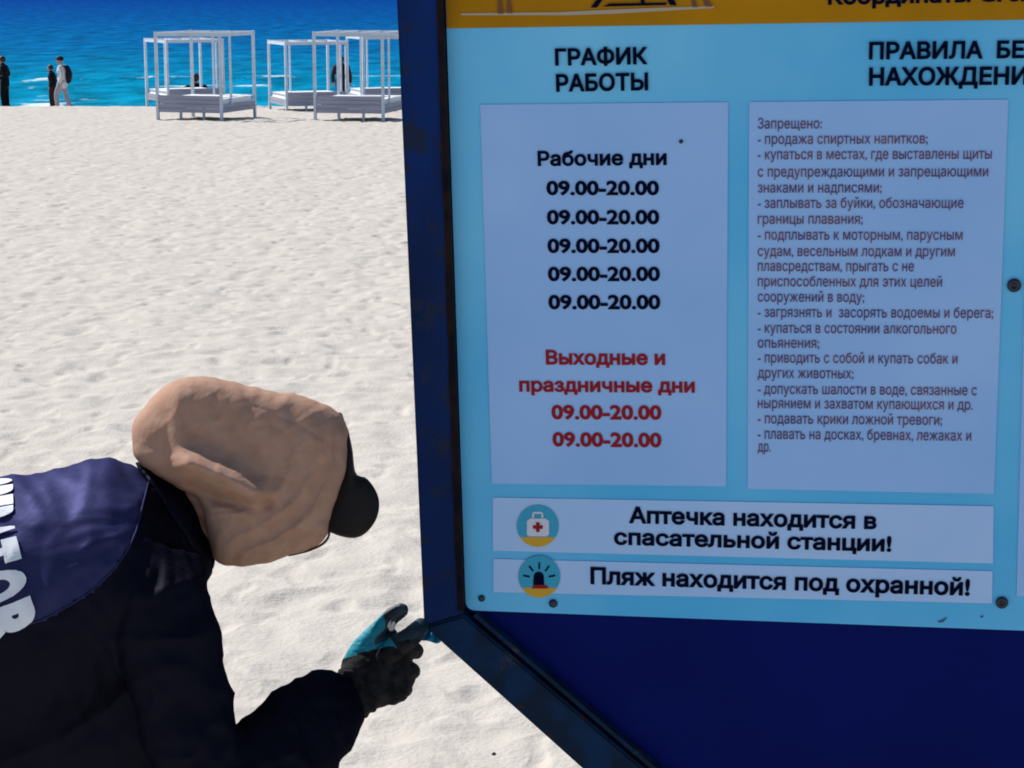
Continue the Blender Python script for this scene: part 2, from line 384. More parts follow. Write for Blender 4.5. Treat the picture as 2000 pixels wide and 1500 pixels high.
TOPV = .62; WID = 1.62
co = uv(831, 1216); ci = uv(907, 1193)                         # outer and inner corner of the frame
ou = lambda v: line_u((778, 0), (831, 1216), v); iu = lambda v: line_u((866, 0), (907, 1193), v)
d_o = Vector(uv(1146, 1500)) - Vector(co); d_o.normalize()
d_i = Vector(uv(1265, 1500)) - Vector(ci); d_i.normalize()
lowv = co[1] - .62
def along(p, d, v): t = (v - p[1]) / d[1]; return (p[0] + d[0] * t, v)
lo_o = along(co, d_o, lowv); lo_i = along(ci, d_i, lowv + .055)
mir = lambda p: (2 * (WID / 2 - .03) - p[0], p[1])
bm = bmesh.new(); prism(bm, [(ou(TOPV), TOPV), co, ci, (iu(TOPV), TOPV)], -.03, .012, .003); bpart('frame_post', bm, M_navy)
bm = bmesh.new(); prism(bm, [mir(p) for p in [(iu(TOPV), TOPV), ci, co, (ou(TOPV), TOPV)]], -.03, .012, .003); bpart('frame_post', bm, M_navy)
e = .0025
def off(p, dx, dy): return (p[0] + dx, p[1] + dy)
bm = bmesh.new(); prism(bm, [off(co, 0, -e), lo_o, lo_i, off(ci, 0, -e)], -.03, .010, .003); bpart('diagonal_rail', bm, M_rail)
bm = bmesh.new(); prism(bm, [mir(p) for p in [off(ci, 0, -e), lo_i, lo_o, off(co, 0, -e)]], -.03, .010, .003); bpart('diagonal_rail', bm, M_rail)
bm = bmesh.new(); prism(bm, [off(lo_o, e, 0), off(mir(lo_o), -e, 0), off(mir(lo_i), -e, 0), off(lo_i, e, 0)], -.03, .008, .003); bpart('bottom_rail', bm, M_rail)
bm = bmesh.new(); prism(bm, [(ou(TOPV), TOPV + e), (iu(TOPV), TOPV + e), mir((iu(TOPV), TOPV + e)), mir((ou(TOPV), TOPV + e)), mir((ou(TOPV), TOPV + .06)), (ou(TOPV), TOPV + .06)], -.03, .009, .003); bpart('top_rail', bm, M_navy)
bm = bmesh.new()
gv = [uv(866, 0)[1] + .55 * (1 - k / 30) + (uv(905, 1186)[1] - uv(866, 0)[1]) * (k / 30) for k in range(31)]
gp = [(iu(v) + .0015, v) for v in gv]; gq = [(iu(v) - .0065 - .003 * float(pn(np.array([v * 23.]), np.array([3.3]))[0]), v) for v in gv]
for k in range(30): prism(bm, [gp[k], gq[k], gq[k + 1], gp[k + 1]], .002, .0145)
bmesh.ops.remove_doubles(bm, verts=bm.verts[:], dist=1e-5); bpart('edge_sealant', bm, M_seal)
# welded inner lip of the diagonal rail
bm = bmesh.new()
a0 = Vector(ci) + Vector((.012, -.006)); a1 = Vector(along((a0.x, a0.y), d_i, lowv + .10))
nrm = Vector((d_i.y, -d_i.x)); nrm = nrm if nrm.x > 0 else -nrm
prism(bm, [tuple(a0), tuple(a1), tuple(a1 + nrm * .006), tuple(a0 + nrm * .006)], -.012, .004); bpart('weld_seam', bm, M_rail)
# back sheet
bm = bmesh.new()
prism(bm, [(iu(TOPV) - .01, TOPV - .004), (ci[0] - .01, ci[1] - .01), (lo_i[0] - .01, lo_i[1] - .01), mir((lo_i[0] - .01, lo_i[1] - .01)), mir((ci[0] - .01, ci[1] - .01)), mir((iu(TOPV) - .01, TOPV - .004))], -.022, -.014); bpart('back_panel', bm, M_panel)
# two legs into the sand
for u in (.70, .87):
    bm = bmesh.new(); a = bw(u, lowv - .003, -.012); b = a.copy(); b.z = -.25; bar(bm, a, b, .06, .05, bev=.003); bpart('leg', bm, M_navy)

# poster (a rounded sheet in front of the back panel)
H0 = -.004
bl = uv(909, 1194); br = uv(2000, 1234)
sl = (br[1] - bl[1]) / (br[0] - bl[0]); RU = WID - .13
def rounded(p0, p1, p2, r, n=6):
    p0, p1, p2 = Vector(p0), Vector(p1), Vector(p2); a = p1 + (p0 - p1).normalized() * r; b = p1 + (p2 - p1).normalized() * r
    return [tuple((a * (1 - t) + p1 * t) * (1 - t) + (p1 * (1 - t) + b * t) * t) for t in [k / n for k in range(n + 1)]]
tl = (line_u((868, 0), (909, 1194), TOPV - .03) + .0015, TOPV - .03); tr = (RU, TOPV - .03); brr = (RU, bl[1] + sl * (RU - bl[0]))
loop = []
for a, b, c in ((tl, bl, brr), (bl, brr, tr), (brr, tr, tl), (tr, tl, bl)): loop += rounded(a, b, c, .014)
bm = bmesh.new(); prism(bm, loop, -.012, H0); poster = bpart('poster', bm, M_sheet)
def flat(name, poly, h, m):
    bm = bmesh.new(); f = bm.faces.new([bm.verts.new(bw(u, v, h)) for u, v in poly]); 
    return bpart(name, bm, m, poster)
def quad(name, px, h, m): return flat(name, pxpoly(*px), h, m)
# ochre header
hv0 = uv(870, 56); hv1 = uv(2000, 39)
flat('header_band', [(line_u((868, 0), (909, 1194), hv0[1]) + .0015, hv0[1]), (RU - .002, hv0[1] + (hv1[1] - hv0[1]) / (hv1[0] - hv0[0]) * (RU - hv0[0])), (RU - .002, TOPV - .05), (tl[0] + .001, TOPV - .05)], H0 + .0012, M_yellow)
K = H0 + .0012
quad('info_panel', [(960, 946), (1418, 951), (1422, 200), (937, 205)], K, M_pale)
quad('info_panel', [(1460, 956), (1942, 966), (1970, 195), (1463, 200)], K, M_pale)
quad('info_panel', [(1986, 1166), (2390, 1182), (2420, 190), (2012, 193)], K, M_pale)
quad('notice_strip', [(962, 1077), (1940, 1102), (1941, 990), (962, 973)], K, M_strip)
quad('notice_strip', [(963, 1158), (1938, 1180), (1939, 1117), (963, 1093)], K, M_strip)

# --- writing
FONTC = bpy.data.curves.new('type', 'FONT'); FONTO = bpy.data.objects.new('type', FONTC); C.objects.link(FONTO)
from mathutils.geometry import delaunay_2d_cdt
_G = {}
def glyphs(body, bold, res=3):
    """letter outlines, made heavier by pushing them outwards, filled by winding number"""
    key = (body, bold, res)
    if key in _G: return _G[key]
    FONTC.body = body; FONTC.size = 1
    dg = bpy.context.evaluated_depsgraph_get(); dg.update()
    ev = FONTO.evaluated_get(dg); me = ev.to_curve(dg, apply_modifiers=False); loops = []
    for sp in me.splines:
        P = sp.bezier_points; n = len(P); D = []
        for k in range(n):
            a, b = P[k], P[(k + 1) % n]
            st = (a.handle_right - a.co).length < 1e-5 and (b.handle_left - b.co).length < 1e-5
            m_ = 1 if st else res
            for q in range(m_):
                t = q / m_; u = 1 - t
                p = a.co * u ** 3 + a.handle_right * 3 * u * u * t + b.handle_left * 3 * u * t * t + b.co * t ** 3
                p = Vector((p.x, p.y))
                if not D or (p - D[-1]).length > 2e-4: D.append(p)
        if len(D) > 1 and (D[0] - D[-1]).length < 2e-4: D.pop()
        if len(D) > 2: loops.append(D)
    ev.to_curve_clear()
    area = lambda D: sum(D[i - 1].x * D[i].y - D[i].x * D[i - 1].y for i in range(len(D))) / 2
    loops.sort(key=lambda D: -abs(area(D))); roots, sgs = [], []      # each letter keeps the winding of its own font
    for D in loops:
        x, y = D[0]; g_ = next((q for q in roots if q[0] <= x <= q[1] and q[2] <= y <= q[3]), None)
        if g_ is None:
            xs = [p.x for p in D]; ys_ = [p.y for p in D]; g_ = (min(xs), max(xs), min(ys_), max(ys_), 1 if area(D) > 0 else -1); roots.append(g_)
        sgs.append(g_[4])
    if bold:
        L2 = []
        for D, sg in zip(loops, sgs):
            N = len(D); out = []
            for k in range(N):
                e0 = (D[k] - D[k - 1]).normalized(); e1 = (D[(k + 1) % N] - D[k]).normalized()
                nn = Vector((e0.y, -e0.x)) + Vector((e1.y, -e1.x)); l2 = nn.length_squared
                nn = nn * (2 / max(l2, .9)) if l2 > 1e-4 else Vector((e0.y, -e0.x))
                out.append(D[k] + nn * (bold * sg))
            L2.append(out)
        loops = L2
    vs, es, A, B, W = [], [], [], [], []
    for D, sg in zip(loops, sgs):
        W += [sg] * len(D)
        k0 = len(vs); N = len(D); vs += D; es += [(k0 + i, k0 + (i + 1) % N) for i in range(N)]
        A += [(p.x, p.y) for p in D]; B += [(p.x, p.y) for p in D[1:] + D[:1]]
    vo, _, fo, _, _, _ = delaunay_2d_cdt(vs, es, [], 0, 1e-6)
    v = np.array([(p.x, p.y, 0) for p in vo]); f = np.array([q for q in fo if len(q) == 3]); A = np.array(A); B = np.array(B)
    c = v[f].mean(1); wn = np.zeros(len(c), int)
    for (ax, ay), (bx, by), sg in zip(A, B, W):
        lf = (bx - ax) * (c[:, 1] - ay) - (c[:, 0] - ax) * (by - ay)
        wn += ((ay <= c[:, 1]) & (by > c[:, 1]) & (lf > 0)).astype(int) * sg; wn -= ((ay > c[:, 1]) & (by <= c[:, 1]) & (lf < 0)).astype(int) * sg
    f = [tuple(q) for q in f[wn > 0]]
    _G[key] = (v, f); return v, f
def text_into(V, Fc, body, lx, ly, rx, ry, cap, bold, ref=None, h=K + .0012):
    """fit the line between two baseline pixels; ref = only this start of the line spans lx..rx"""
    v, f = glyphs(body, bold)
    if ref: vr, _ = glyphs(ref, bold); x0, x1 = vr[:, 0].min(), vr[:, 0].max()
    else: x0, x1 = v[:, 0].min(), v[:, 0].max()
    a = Vector(uv(lx, ly)); b = Vector(uv(rx, ry)); t = (b - a).normalized(); n = Vector((-t.y, t.x))
    sx = (b - a).length / (x1 - x0)
    ch = (Vector(uv(lx, ly)) - Vector(uv(lx, ly - cap))).length; sy = ch / (.729 + 2 * bold)
    k = len(V)
    for x, y, _ in v:
        q = a + t * ((x - x0) * sx) + n * ((y + bold) * sy); V.append(tuple(bw(q.x, q.y, h)))
    for q in f: Fc.append(tuple(i + k for i in q))
def writing(lines, m, bold, name='lettering'):
    V, Fc = [], []
    for ln in lines: text_into(V, Fc, *ln[:6], ln[6] if len(ln) > 6 and not isinstance(ln[6], str) else bold, *([ln[7]] if len(ln) > 7 else []))
    me = bpy.data.meshes.new('writing'); me.from_pydata(V, [], Fc); me.update()
    return world_child(name, me, m, poster)
BO = .036
writing([('ГРАФИК', 1084, 129, 1265, 126, 34), ('РАБОТЫ', 1086, 180, 1266, 177, 35)], M_ink, BO, 'heading_lettering')
writing([('ПРАВИЛА  БЕЗОПАСНОГО', 1697, 117, 1920, 115, 35, BO, 'ПРАВИЛА'), ('НАХОЖДЕНИЯ НА ПЛЯЖЕ', 1697, 168, 2006, 166, 36, BO, 'НАХОЖДЕНИ')], M_ink, BO, 'heading_lettering')
writing([('Координаты GPS:', 1617, 10, 1993, 3, 34, BO, 'Координаты GPS')], M_ink, BO, 'heading_lettering')
rows = [('Рабочие дни', 1050, 325, 1302, 323, 30)]
for i, y in enumerate((382, 439, 495, 550, 605)): rows.append(('09.00-20.00', 1067 + i, y, 1287 + i * .7, y, 30))
writing(rows, M_ink, BO, 'schedule_lettering')
writing([('Выходные и', 1066, 713, 1299, 714, 29), ('праздничные дни', 1014, 766, 1357, 768, 28)], M_red, BO, 'schedule_lettering')
writing([('09.00-20.00', 1077, 820, 1292, 821, 30), ('09.00-20.00', 1079, 873, 1292, 875, 30)], M_red, BO, 'schedule_lettering')
small = '''Запрещено:|1605|244
- продажа спиртных напитков;|1812|274
- купаться в местах, где выставлены щиты|1937|304
с предупреждающими и запрещающими|1930|338
знаками и надписями;|1722|369
- заплывать за буйки, обозначающие|1882|399
границы плавания;|1685|430
- подплывать к моторным, парусным|1880|461
судам, весельным лодкам и другим|1865|493
плавсредствам, прыгать с не|1785|522
приспособленных для этих целей|1840|552
сооружений в воду;|1688|582
- загрязнять и  засорять водоемы и берега;|1940|612
- купаться в состоянии алкогольного|1868|643
опьянения;|1600|672
- приводить с собой и купать собак и|1870|701
других животных;|1667|731
- допускать шалости в воде, связанные с|1908|762
нырянием и захватом купающихся и др.|1900|790
- подавать крики ложной тревоги;|1840|820
- плавать на досках, бревнах, лежаках и|1897|850
др.|1505|875'''.split('\n')
rows = []
for ln in small:
    tx, rx, cy = ln.split('|'); rx = float(rx); cy = float(cy) + 8; k = (cy - 420) * .000022 * (rx - 1480) 
    rows.append((tx, 1480, cy, rx, cy + k, 21))
writing(rows, M_fine, .006, 'rules_lettering')
writing([('Аптечка находится в', 1228, 1023, 1712, 1035, 33), ('спасательной станции!', 1199, 1065, 1741, 1079, 32)], M_ink, BO, 'notice_lettering')
writing([('Пляж находится под охранной!', 1153, 1142, 1894, 1165, 34)], M_ink, BO, 'notice_lettering')
writing([('с', 2002, 1132, 2020, 1132, 24), ('б', 2002, 1100, 2020, 1100, 24)], M_ink, BO, 'rules_lettering')
bpy.data.objects.remove(FONTO)

# --- printed pictograms (one mesh each)
def icon(name, cx, cy, r, kind):
    bm = bmesh.new(); 
    def poly(pts, h, mi):
        f = bm.faces.new([bm.verts.new(bw(*uv(x, y), h)) for x, y in pts]); f.material_index = mi
    h = K + .0012; dh = .0009
    arc = lambda a0, a1, rr, n=28: [(cx + rr * math.cos(math.radians(a0 + (a1 - a0) * i / n)), cy - rr * math.sin(math.radians(a0 + (a1 - a0) * i / n))) for i in range(n + 1)]
    poly(arc(-32, 212, r, 40), h, 0)                           # teal disc
    poly(arc(212.5, 327.5, r, 24), h, 1)                         # golden sand at its foot
    if kind == 'kit':
        x0, x1, y0, y1 = cx - 21, cx + 22, cy - 15, cy + 20
        poly([(x0 + 4, y1), (x1 - 4, y1), (x1, y1 - 4), (x1, y0 + 5), (x1 - 6, y0), (x0 + 6, y0), (x0, y0 + 5), (x0, y1 - 4)], h + dh, 2)
        for q in ([(cx - 11, cy - 16), (cx - 11, cy - 24), (cx - 7, cy - 24), (cx - 7, cy - 16)], [(cx + 7, cy - 16), (cx + 7, cy - 24), (cx + 11, cy - 24), (cx + 11, cy - 16)], [(cx - 11, cy - 24.2), (cx - 8, cy - 28), (cx + 8, cy - 28), (cx + 11, cy - 24.2)]): poly(q, h + dh, 2)
        poly([(cx - 3, cy + 11), (cx + 4, cy + 11), (cx + 4, cy - 8), (cx - 3, cy - 8)], h + 2 * dh, 3)
        poly([(cx - 9, cy + 5), (cx - 3.2, cy + 5), (cx - 3.2, cy - 2), (cx - 9, cy - 2)], h + 2 * dh, 3)
        poly([(cx + 4.2, cy + 5), (cx + 10, cy + 5), (cx + 10, cy - 2), (cx + 4.2, cy - 2)], h + 2 * dh, 3)
    else:
        poly([(cx - 12, cy + 16), (cx + 10, cy + 16), (cx + 9, cy)] + [(cx - 1 + 10 * math.cos(t), cy - 10 * math.sin(t)) for t in np.linspace(0.1, math.pi - .1, 10)] + [(cx - 11, cy)], h + dh, 4)
        poly([(cx - 14, cy + 23), (cx + 18, cy + 23), (cx + 15, cy + 16.5), (cx - 12, cy + 16.5)], h + dh, 3)
        for a in (12, 52, 90, 128, 168):
            ca, sa = math.cos(math.radians(a)), math.sin(math.radians(a)); wv = 1.7
            poly([(cx + 19 * ca - wv * sa, cy + 4 - 19 * sa - wv * ca), (cx + 19 * ca + wv * sa, cy + 4 - 19 * sa + wv * ca), (cx + 32 * ca + wv * sa, cy + 4 - 32 * sa + wv * ca), (cx + 32 * ca - wv * sa, cy + 4 - 32 * sa - wv * ca)], h + dh, 4)
    return bpart(name, bm, [M_teal_print, M_gold, M_white_print, M_red, M_ink], poster)
icon('first_aid_pictogram', 1050, 1028, 41, 'kit'); icon('alarm_pictogram', 1053, 1127, 41, 'alarm')

# --- feet of the printed beach picture in the header
def printed(name, polys, m, h=K + .0012):
    bm = bmesh.new()
    for p in polys: bm.faces.new([bm.verts.new(bw(*uv(x, y), h)) for x, y in p])
    return bpart(name, bm, m, poster)
printed('printed_ground', [[(900, 30), (1110, 30), (1200, 27), (1395, 16), (1395, 12), (1290, 15), (1150, 21), (1090, 24), (900, 26)]], M_groundprint)
printed('printed_legs', [[(972, 27), (983, 27), (979, 0), (985.5, -60), (972, -60), (972, 0)], [(990, 26), (1001, 26), (996, 0), (998, -60), (985.5, -60), (990, 0)]], M_brownprint, K + .0020)
printed('printed_legs', [[(1352, 14), (1362, 14), (1357, -5), (1363, -60), (1350, -60), (1350, -5)], [(1378, 13), (1392, 13), (1380, -5), (1376, -60), (1363, -60), (1370, -5)]], M_brownprint, K + .0020)
printed('printed_stretcher', [[(1153, 15), (1166, 15), (1186, -14), (1176, -14)], [(1252, 8), (1260, 8), (1256, -14), (1248, -14)], [(1308, 10), (1322, 11), (1310, -14), (1298, -14)], [(1177, 13), (1300, 10), (1304, 5), (1190, 7)]], M_ink, K + .0026)

# --- bolts
def bolt(x, y, r, ring):
    bm = bmesh.new(); u, v = uv(x, y); rr = r * PD / F
    prof = [(rr, 0), (rr, .002), (rr * .8, .0035), (rr * .42, .0035), (rr * .36, .0015), (0.0001, .0015)] if ring else [(rr, 0), (rr * .9, .002), (rr * .5, .003), (.0001, .0032)]
    R = [[bw(u + a * math.cos(t), v + a * math.sin(t), H0 + .0015 + h) for t in np.linspace(0, 2 * math.pi, 18, endpoint=False)] for a, h in prof]
    rings(bm, R); return bpart('bolt', bm, M_bolt, board, True)
for b in ((940, 1170, 7, 0), (1080, 1180, 9, 0), (1957, 1178, 12, 1), (1981, 558, 13, 1), (1330, 277, 4, 0)): bolt(*b)
printed('scuff_mark', [[(1832, 1214), (1840, 1213), (1848, 1207), (1850, 1208), (1842, 1216), (1833, 1217)]], M_bolt, K + .001)
printed('scuff_mark', [[(1915, 1205), (1920, 1203), (1921, 1206), (1916, 1208)]], M_bolt, K + .001)

# ------------------------------------------------------------------ canopy daybeds
def make_daybed():
    root = empty('canopy_daybed', (0, 0, 0)); W, L, Hh = 1.52, 1.75, 1.90
    X, Y = W / 2, L / 2
    for sx, sy in ((-1, -1), (1, -1), (1, 1), (-1, 1)):
        bm = bmesh.new(); bar(bm, (sx * X, sy * Y, -.06), (sx * X, sy * Y, Hh), .060, .060, bev=.006); link('post', bm_mesh(bm), M_wood, root)
    for px_, py_ in ((X, -Y * .42), (-X * .30, Y)):
        bm = bmesh.new(); bar(bm, (px_, py_, .3), (px_, py_, Hh - .101), .042, .042, bev=.004); link('post', bm_mesh(bm), M_wood, root)
    q = .0315
    for a, b in (((-X + q, -Y), (X - q, -Y)), ((-X + q, Y), (X - q, Y)), ((-X, -Y + q), (-X, Y - q)), ((X, -Y + q), (X, Y - q))):
        bm = bmesh.new(); bar(bm, (*a, Hh - .055), (*b, Hh - .055), .045, .09, bev=.006); link('roof_rail', bm_mesh(bm), M_wood, root)
    for xx in (-.25, .25):
        bm = bmesh.new(); bar(bm, (xx, -Y + .026, Hh - .03), (xx, Y - .026, Hh - .03), .035, .035, bev=.004); link('roof_rail', bm_mesh(bm), M_wood, root)
    def panel(a, b, z0, n, hh):
        bm = bmesh.new()
        for k in range(n):
            z = z0 + k * (hh + .005) + hh / 2; bar(bm, (*a, z), (*b, z), .025, hh, bev=.003)
        link('slat_panel', bm_mesh(bm), M_slat, root)
    panel((-X + q, -Y), (X - q, -Y), .17, 4, .088); panel((-X + q, Y), (X - q, Y), .17, 2, .088)
    panel((X, -Y + q), (X, Y - q), .17, 2, .088); panel((-X, -Y + q), (-X, Y - q), .17, 2, .088)
    bm = bmesh.new(); bar(bm, (0, -Y + .05, .41), (0, Y - .05, .41), W - .10, .12, bev=.035); link('mattress', bm_mesh(bm), M_matt, root)
    bm = bmesh.new(); bar(bm, (0, -Y + .04, .335), (0, Y - .04, .335), W - .09, .02); link('bed_base', bm_mesh(bm), M_slat, root)
    for xx in (-.25, .3):
        bm = bmesh.new(); bar(bm, (xx, -Y + .08, -.06), (xx, -Y + .08, .32), .05, .05, bev=.004); link('leg', bm_mesh(bm), M_wood, root)
    return root, W, L
bed, BW, BL = make_daybed()
beds = {}
G_bed = 'white canopy daybeds on the sand'
def place_bed(o, fl, yaw, label, a=None):
    a = a or ground_at(*fl); rz = math.radians(yaw)
    tt = Vector((math.cos(rz), math.sin(rz))); nn = Vector((-tt.y, tt.x))
    c = Vector((a.x, a.y)) + tt * (BW / 2) + nn * (BL / 2)
    o.location = (c.x, c.y, gz(c.x, c.y) + .01); o.rotation_euler = (0, 0, rz)
    tag(o, label, 'daybed', G_bed)
place_bed(bed, (309, 234), -17, 'grey slatted canopy daybed with white mattress, front one of the left pair')
def place_near(o, px, D, yaw, label, zs=1.0):
    o.scale = (1, 1, zs); place_bed(o, None, yaw, label, at(px, 208, D))
bed_b = copy_tree(bed); place_near(bed_b, 329, 53, 28, 'white canopy daybed turned the other way, rear one of the left pair, lower frame', .93)
bed_d = copy_tree(bed); place_bed(bed_d, (616, 236), -12, 'grey slatted canopy daybed in front beside the notice board, cut off by the blue post')
bed_e = copy_tree(bed); place_near(bed_e, 560, 50, 20, 'white canopy daybed rear left of the one beside the blue post', .90)
bed_g = copy_tree(bed); place_near(bed_g, 711, 52, 18, 'canopy daybed right behind the one beside the blue post, mostly hidden by it', .97)

# ------------------------------------------------------------------ people by the water
def figure(loc, yaw, h, label, jacket, trousers, hatm, pose='stand', face=1, extras=()):
    """a clothed person, local axes: +X is where they face"""
    k = h / 1.75
    root = empty('person', loc, yaw); tag(root, label, 'person', 'people by the water')
    V = lambda x, y, z: Vector((x * k, y * k, z * k))
    if pose == 'sit':
        hip, chest, neck, head = V(0, 0, .10), V(.06, 0, .42), V(.09, 0, .56), V(.12, 0, .72)
        knees = [V(.42, s * .13, .44) for s in (1, -1)]; feet = [V(.80, s * .12, .06) for s in (1, -1)]
        elb = [V(.12, s * .23, .27) for s in (1, -1)]; hand = [V(.40, s * .10, .42) for s in (1, -1)]; sh = [V(.06, s * .19, .50) for s in (1, -1)]
    else:
        st = .16 if pose == 'walk' else .03
        hip, chest, neck, head = V(0, 0, .93), V(.02, 0, 1.28), V(.03, 0, 1.48), V(.06, 0, 1.63)
        knees = [V(st * .9 + .02, .10, .49), V(-st * .3, -.10, .49)]; feet = [V(st, .10, .06), V(-st, -.10, .07)]
        elb = [V(-.06 + .02 * st, s * .25, 1.13) for s in (1, -1)]
        hand = [V(.17, s * .20, 1.00) for s in (1, -1)] if pose == 'bent' else [V(.05, s * .26, .87) for s in (1, -1)]
        sh = [V(.0, s * .18, 1.41) for s in (1, -1)]
    root.scale = (1.22, 1.22, 1.04)
    def trunk(bm, g):
        tube(bm, [hip, (hip + chest) / 2, chest, neck - V(0, 0, .04)], [(.15 + g) * k, (.135 + g) * k, (.165 + g) * k, (.10 + g * .6) * k], flat=.72, flatdir=V(1, 0, 0))
    def arms(bm, g, tohand=True):
        for s in (0, 1):
            tube(bm, [sh[s], elb[s], hand[s]] if tohand else [sh[s], elb[s], elb[s] + (hand[s] - elb[s]) * .9], [(.055 + g) * k, (.043 + g) * k, (.033 + g) * k])
    def legs(bm, g, c=1.0):
        for s in (0, 1):
            hp = hip + V(0, .09 if s == 0 else -.09, -.02)
            tube(bm, [hp, knees[s], knees[s] + (feet[s] - knees[s]) * c], [(.085 + g) * k, (.058 + g) * k, (.043 + g) * k])
    bm = bmesh.new(); trunk(bm, 0); arms(bm, 0); legs(bm, 0)
    tube(bm, [neck - V(0, 0, .05), head], [.05 * k, .055 * k]); ball(bm, head + V(0, 0, .02), (.098 * k, .077 * k, .118 * k)); ball(bm, head + V(.10, 0, .0), (.02 * k, .014 * k, .022 * k)); ball(bm, head + V(.06, 0, -.07), (.04 * k, .04 * k, .035 * k))
    for s in (0, 1):
        d = (hand[s] - elb[s]).normalized()
        for j in range(4): tube(bm, [hand[s], hand[s] + d * .09 * k + V(0, (j - 1.5) * .02, 0), hand[s] + d * (.15 - .01 * abs(j - 1.4)) * k + V(.0, (j - 1.5) * .018, -.015)], [.018 * k, .010 * k, .008 * k], sub=2, n=6)
        tube(bm, [hand[s], hand[s] + d * .05 * k + V(.035, 0, .015)], [.015 * k, .009 * k], sub=2, n=6)
    link('body', fuse(bm, .011, 3), M_skin, root, True)
    bm = bmesh.new(); trunk(bm, .03); arms(bm, .018, False)
    tube(bm, [hip + V(0, 0, -.10), hip + V(0, 0, .1)], [.185 * k, .17 * k], flat=.78, flatdir=V(1, 0, 0)); link('jacket', fuse(bm, .014, 3), jacket, root, True)
    bm = bmesh.new(); legs(bm, .022, .96); ball(bm, hip + V(0, 0, -.03), (.13 * k, .165 * k, .13 * k)); link('trousers', fuse(bm, .014, 3), trousers, root, True)
    for s in (0, 1):
        bm = bmesh.new(); f = feet[s]; tube(bm, [f + V(-.05, 0, -.02), f + V(.06, 0, -.02), f + V(.17, 0, -.035)], [.048 * k, .046 * k, .034 * k], flat=.9); link('shoe', bm_mesh(bm), M_shoe, root, True)
    bm = bmesh.new()
    if hatm == M_hair: ball(bm, head + V(-.02, 0, .035), (.105 * k, .088 * k, .12 * k))
    else:
        ball(bm, head + V(-.012, 0, .055), (.112 * k, .094 * k, .10 * k)); tube(bm, [head + V(.06, 0, .06), head + V(.16, 0, .045)], [.07 * k, .05 * k], flat=.18, flatdir=V(0, 0, 1))
    link('hair' if hatm == M_hair else 'cap', fuse(bm, .012, 2), hatm, root, True)
    if 'pack' in extras:
        bm = bmesh.new(); tube(bm, [V(-.22, 0, 1.0), V(-.24, 0, 1.2), V(-.20, 0, 1.42)], [.14 * k, .16 * k, .11 * k], flat=.75, flatdir=V(1, 0, 0))
        p = empty('backpack', loc, yaw); tag(p, 'dark backpack worn by the person in the pale jacket', 'backpack')
        link('pack_body', bm_mesh(bm), M_dark2, p, True)
        for s in (1, -1):
            bm = bmesh.new(); tube(bm, [V(-.14, s * .11, 1.46), V(-.02, s * .12, 1.50), V(.13, s * .12, 1.36), V(.10, s * .13, 1.15), V(-.12, s * .12, 1.05)], [.018 * k] * 5, n=8); link('strap', bm_mesh(bm), M_dark2, p, True)
    return root
def stand_at(px, py_top, D, h):
    """foot point of somebody of height h whose head shows at py_top"""
    r = ray(px, py_top); p = CAM + r * (D / r.dot(FWD)); return Vector((p.x, p.y, 0)), p.z - h
def shore(px, D):
    r = ray(px, 200); p = CAM + r * D; return Vector((p.x, p.y, gz(p.x, p.y)))
PI = math.pi
figure(shore(11, 73), PI, 1.72, 'person in black jacket and trousers standing alone at the water edge', M_black, M_black, M_hair, 'bent')
figure(shore(104, 77), PI, 1.52, 'short person in black walking close beside the one in a pale jacket', M_black, M_maroon, M_hair, 'stand')
figure(shore(124, 74.5), PI, 1.76, 'person in white jacket, pale trousers and dark cap wearing a backpack', M_lightcloth, M_greycloth, M_dark2, 'walk', extras=('pack',))
figure(shore(668, 72), PI / 2, 1.70, 'person in dark clothes standing behind the right daybeds, facing the sea', M_maroon, M_dark2, M_hair, 'stand')
sp = shore(386, 58.5); figure(sp, PI / 2 + .5, 1.84, 'person in black sitting on the sand behind the left daybeds', M_black, M_black, M_hair, 'sit')

# ------------------------------------------------------------------ the worker bending beside the board
hipc = at(-560, 1270, 2.66)
man = empty('person', Vector((hipc.x, hipc.y, 0))); tag(man, 'worker in violet and black jacket, tan hood and gloves bending to the board', 'person')
footz = gz(hipc.x, hipc.y)
shN = at(325, 1150, 2.51); shF = at(300, 1110, 2.86)
def vt(x, y, z): return Vector((x, y, z))
kneeN = vt(hipc.x + .14, hipc.y - .11, footz + .52); ankN = vt(hipc.x + .02, hipc.y - .13, footz + .09)
kneeF = vt(hipc.x + .20, hipc.y + .12, footz + .52); ankF = vt(hipc.x + .12, hipc.y + .14, footz + .09)
elbF = at(330, 1480, 2.84); hndF = kneeF + vt(.06, -.01, .07)

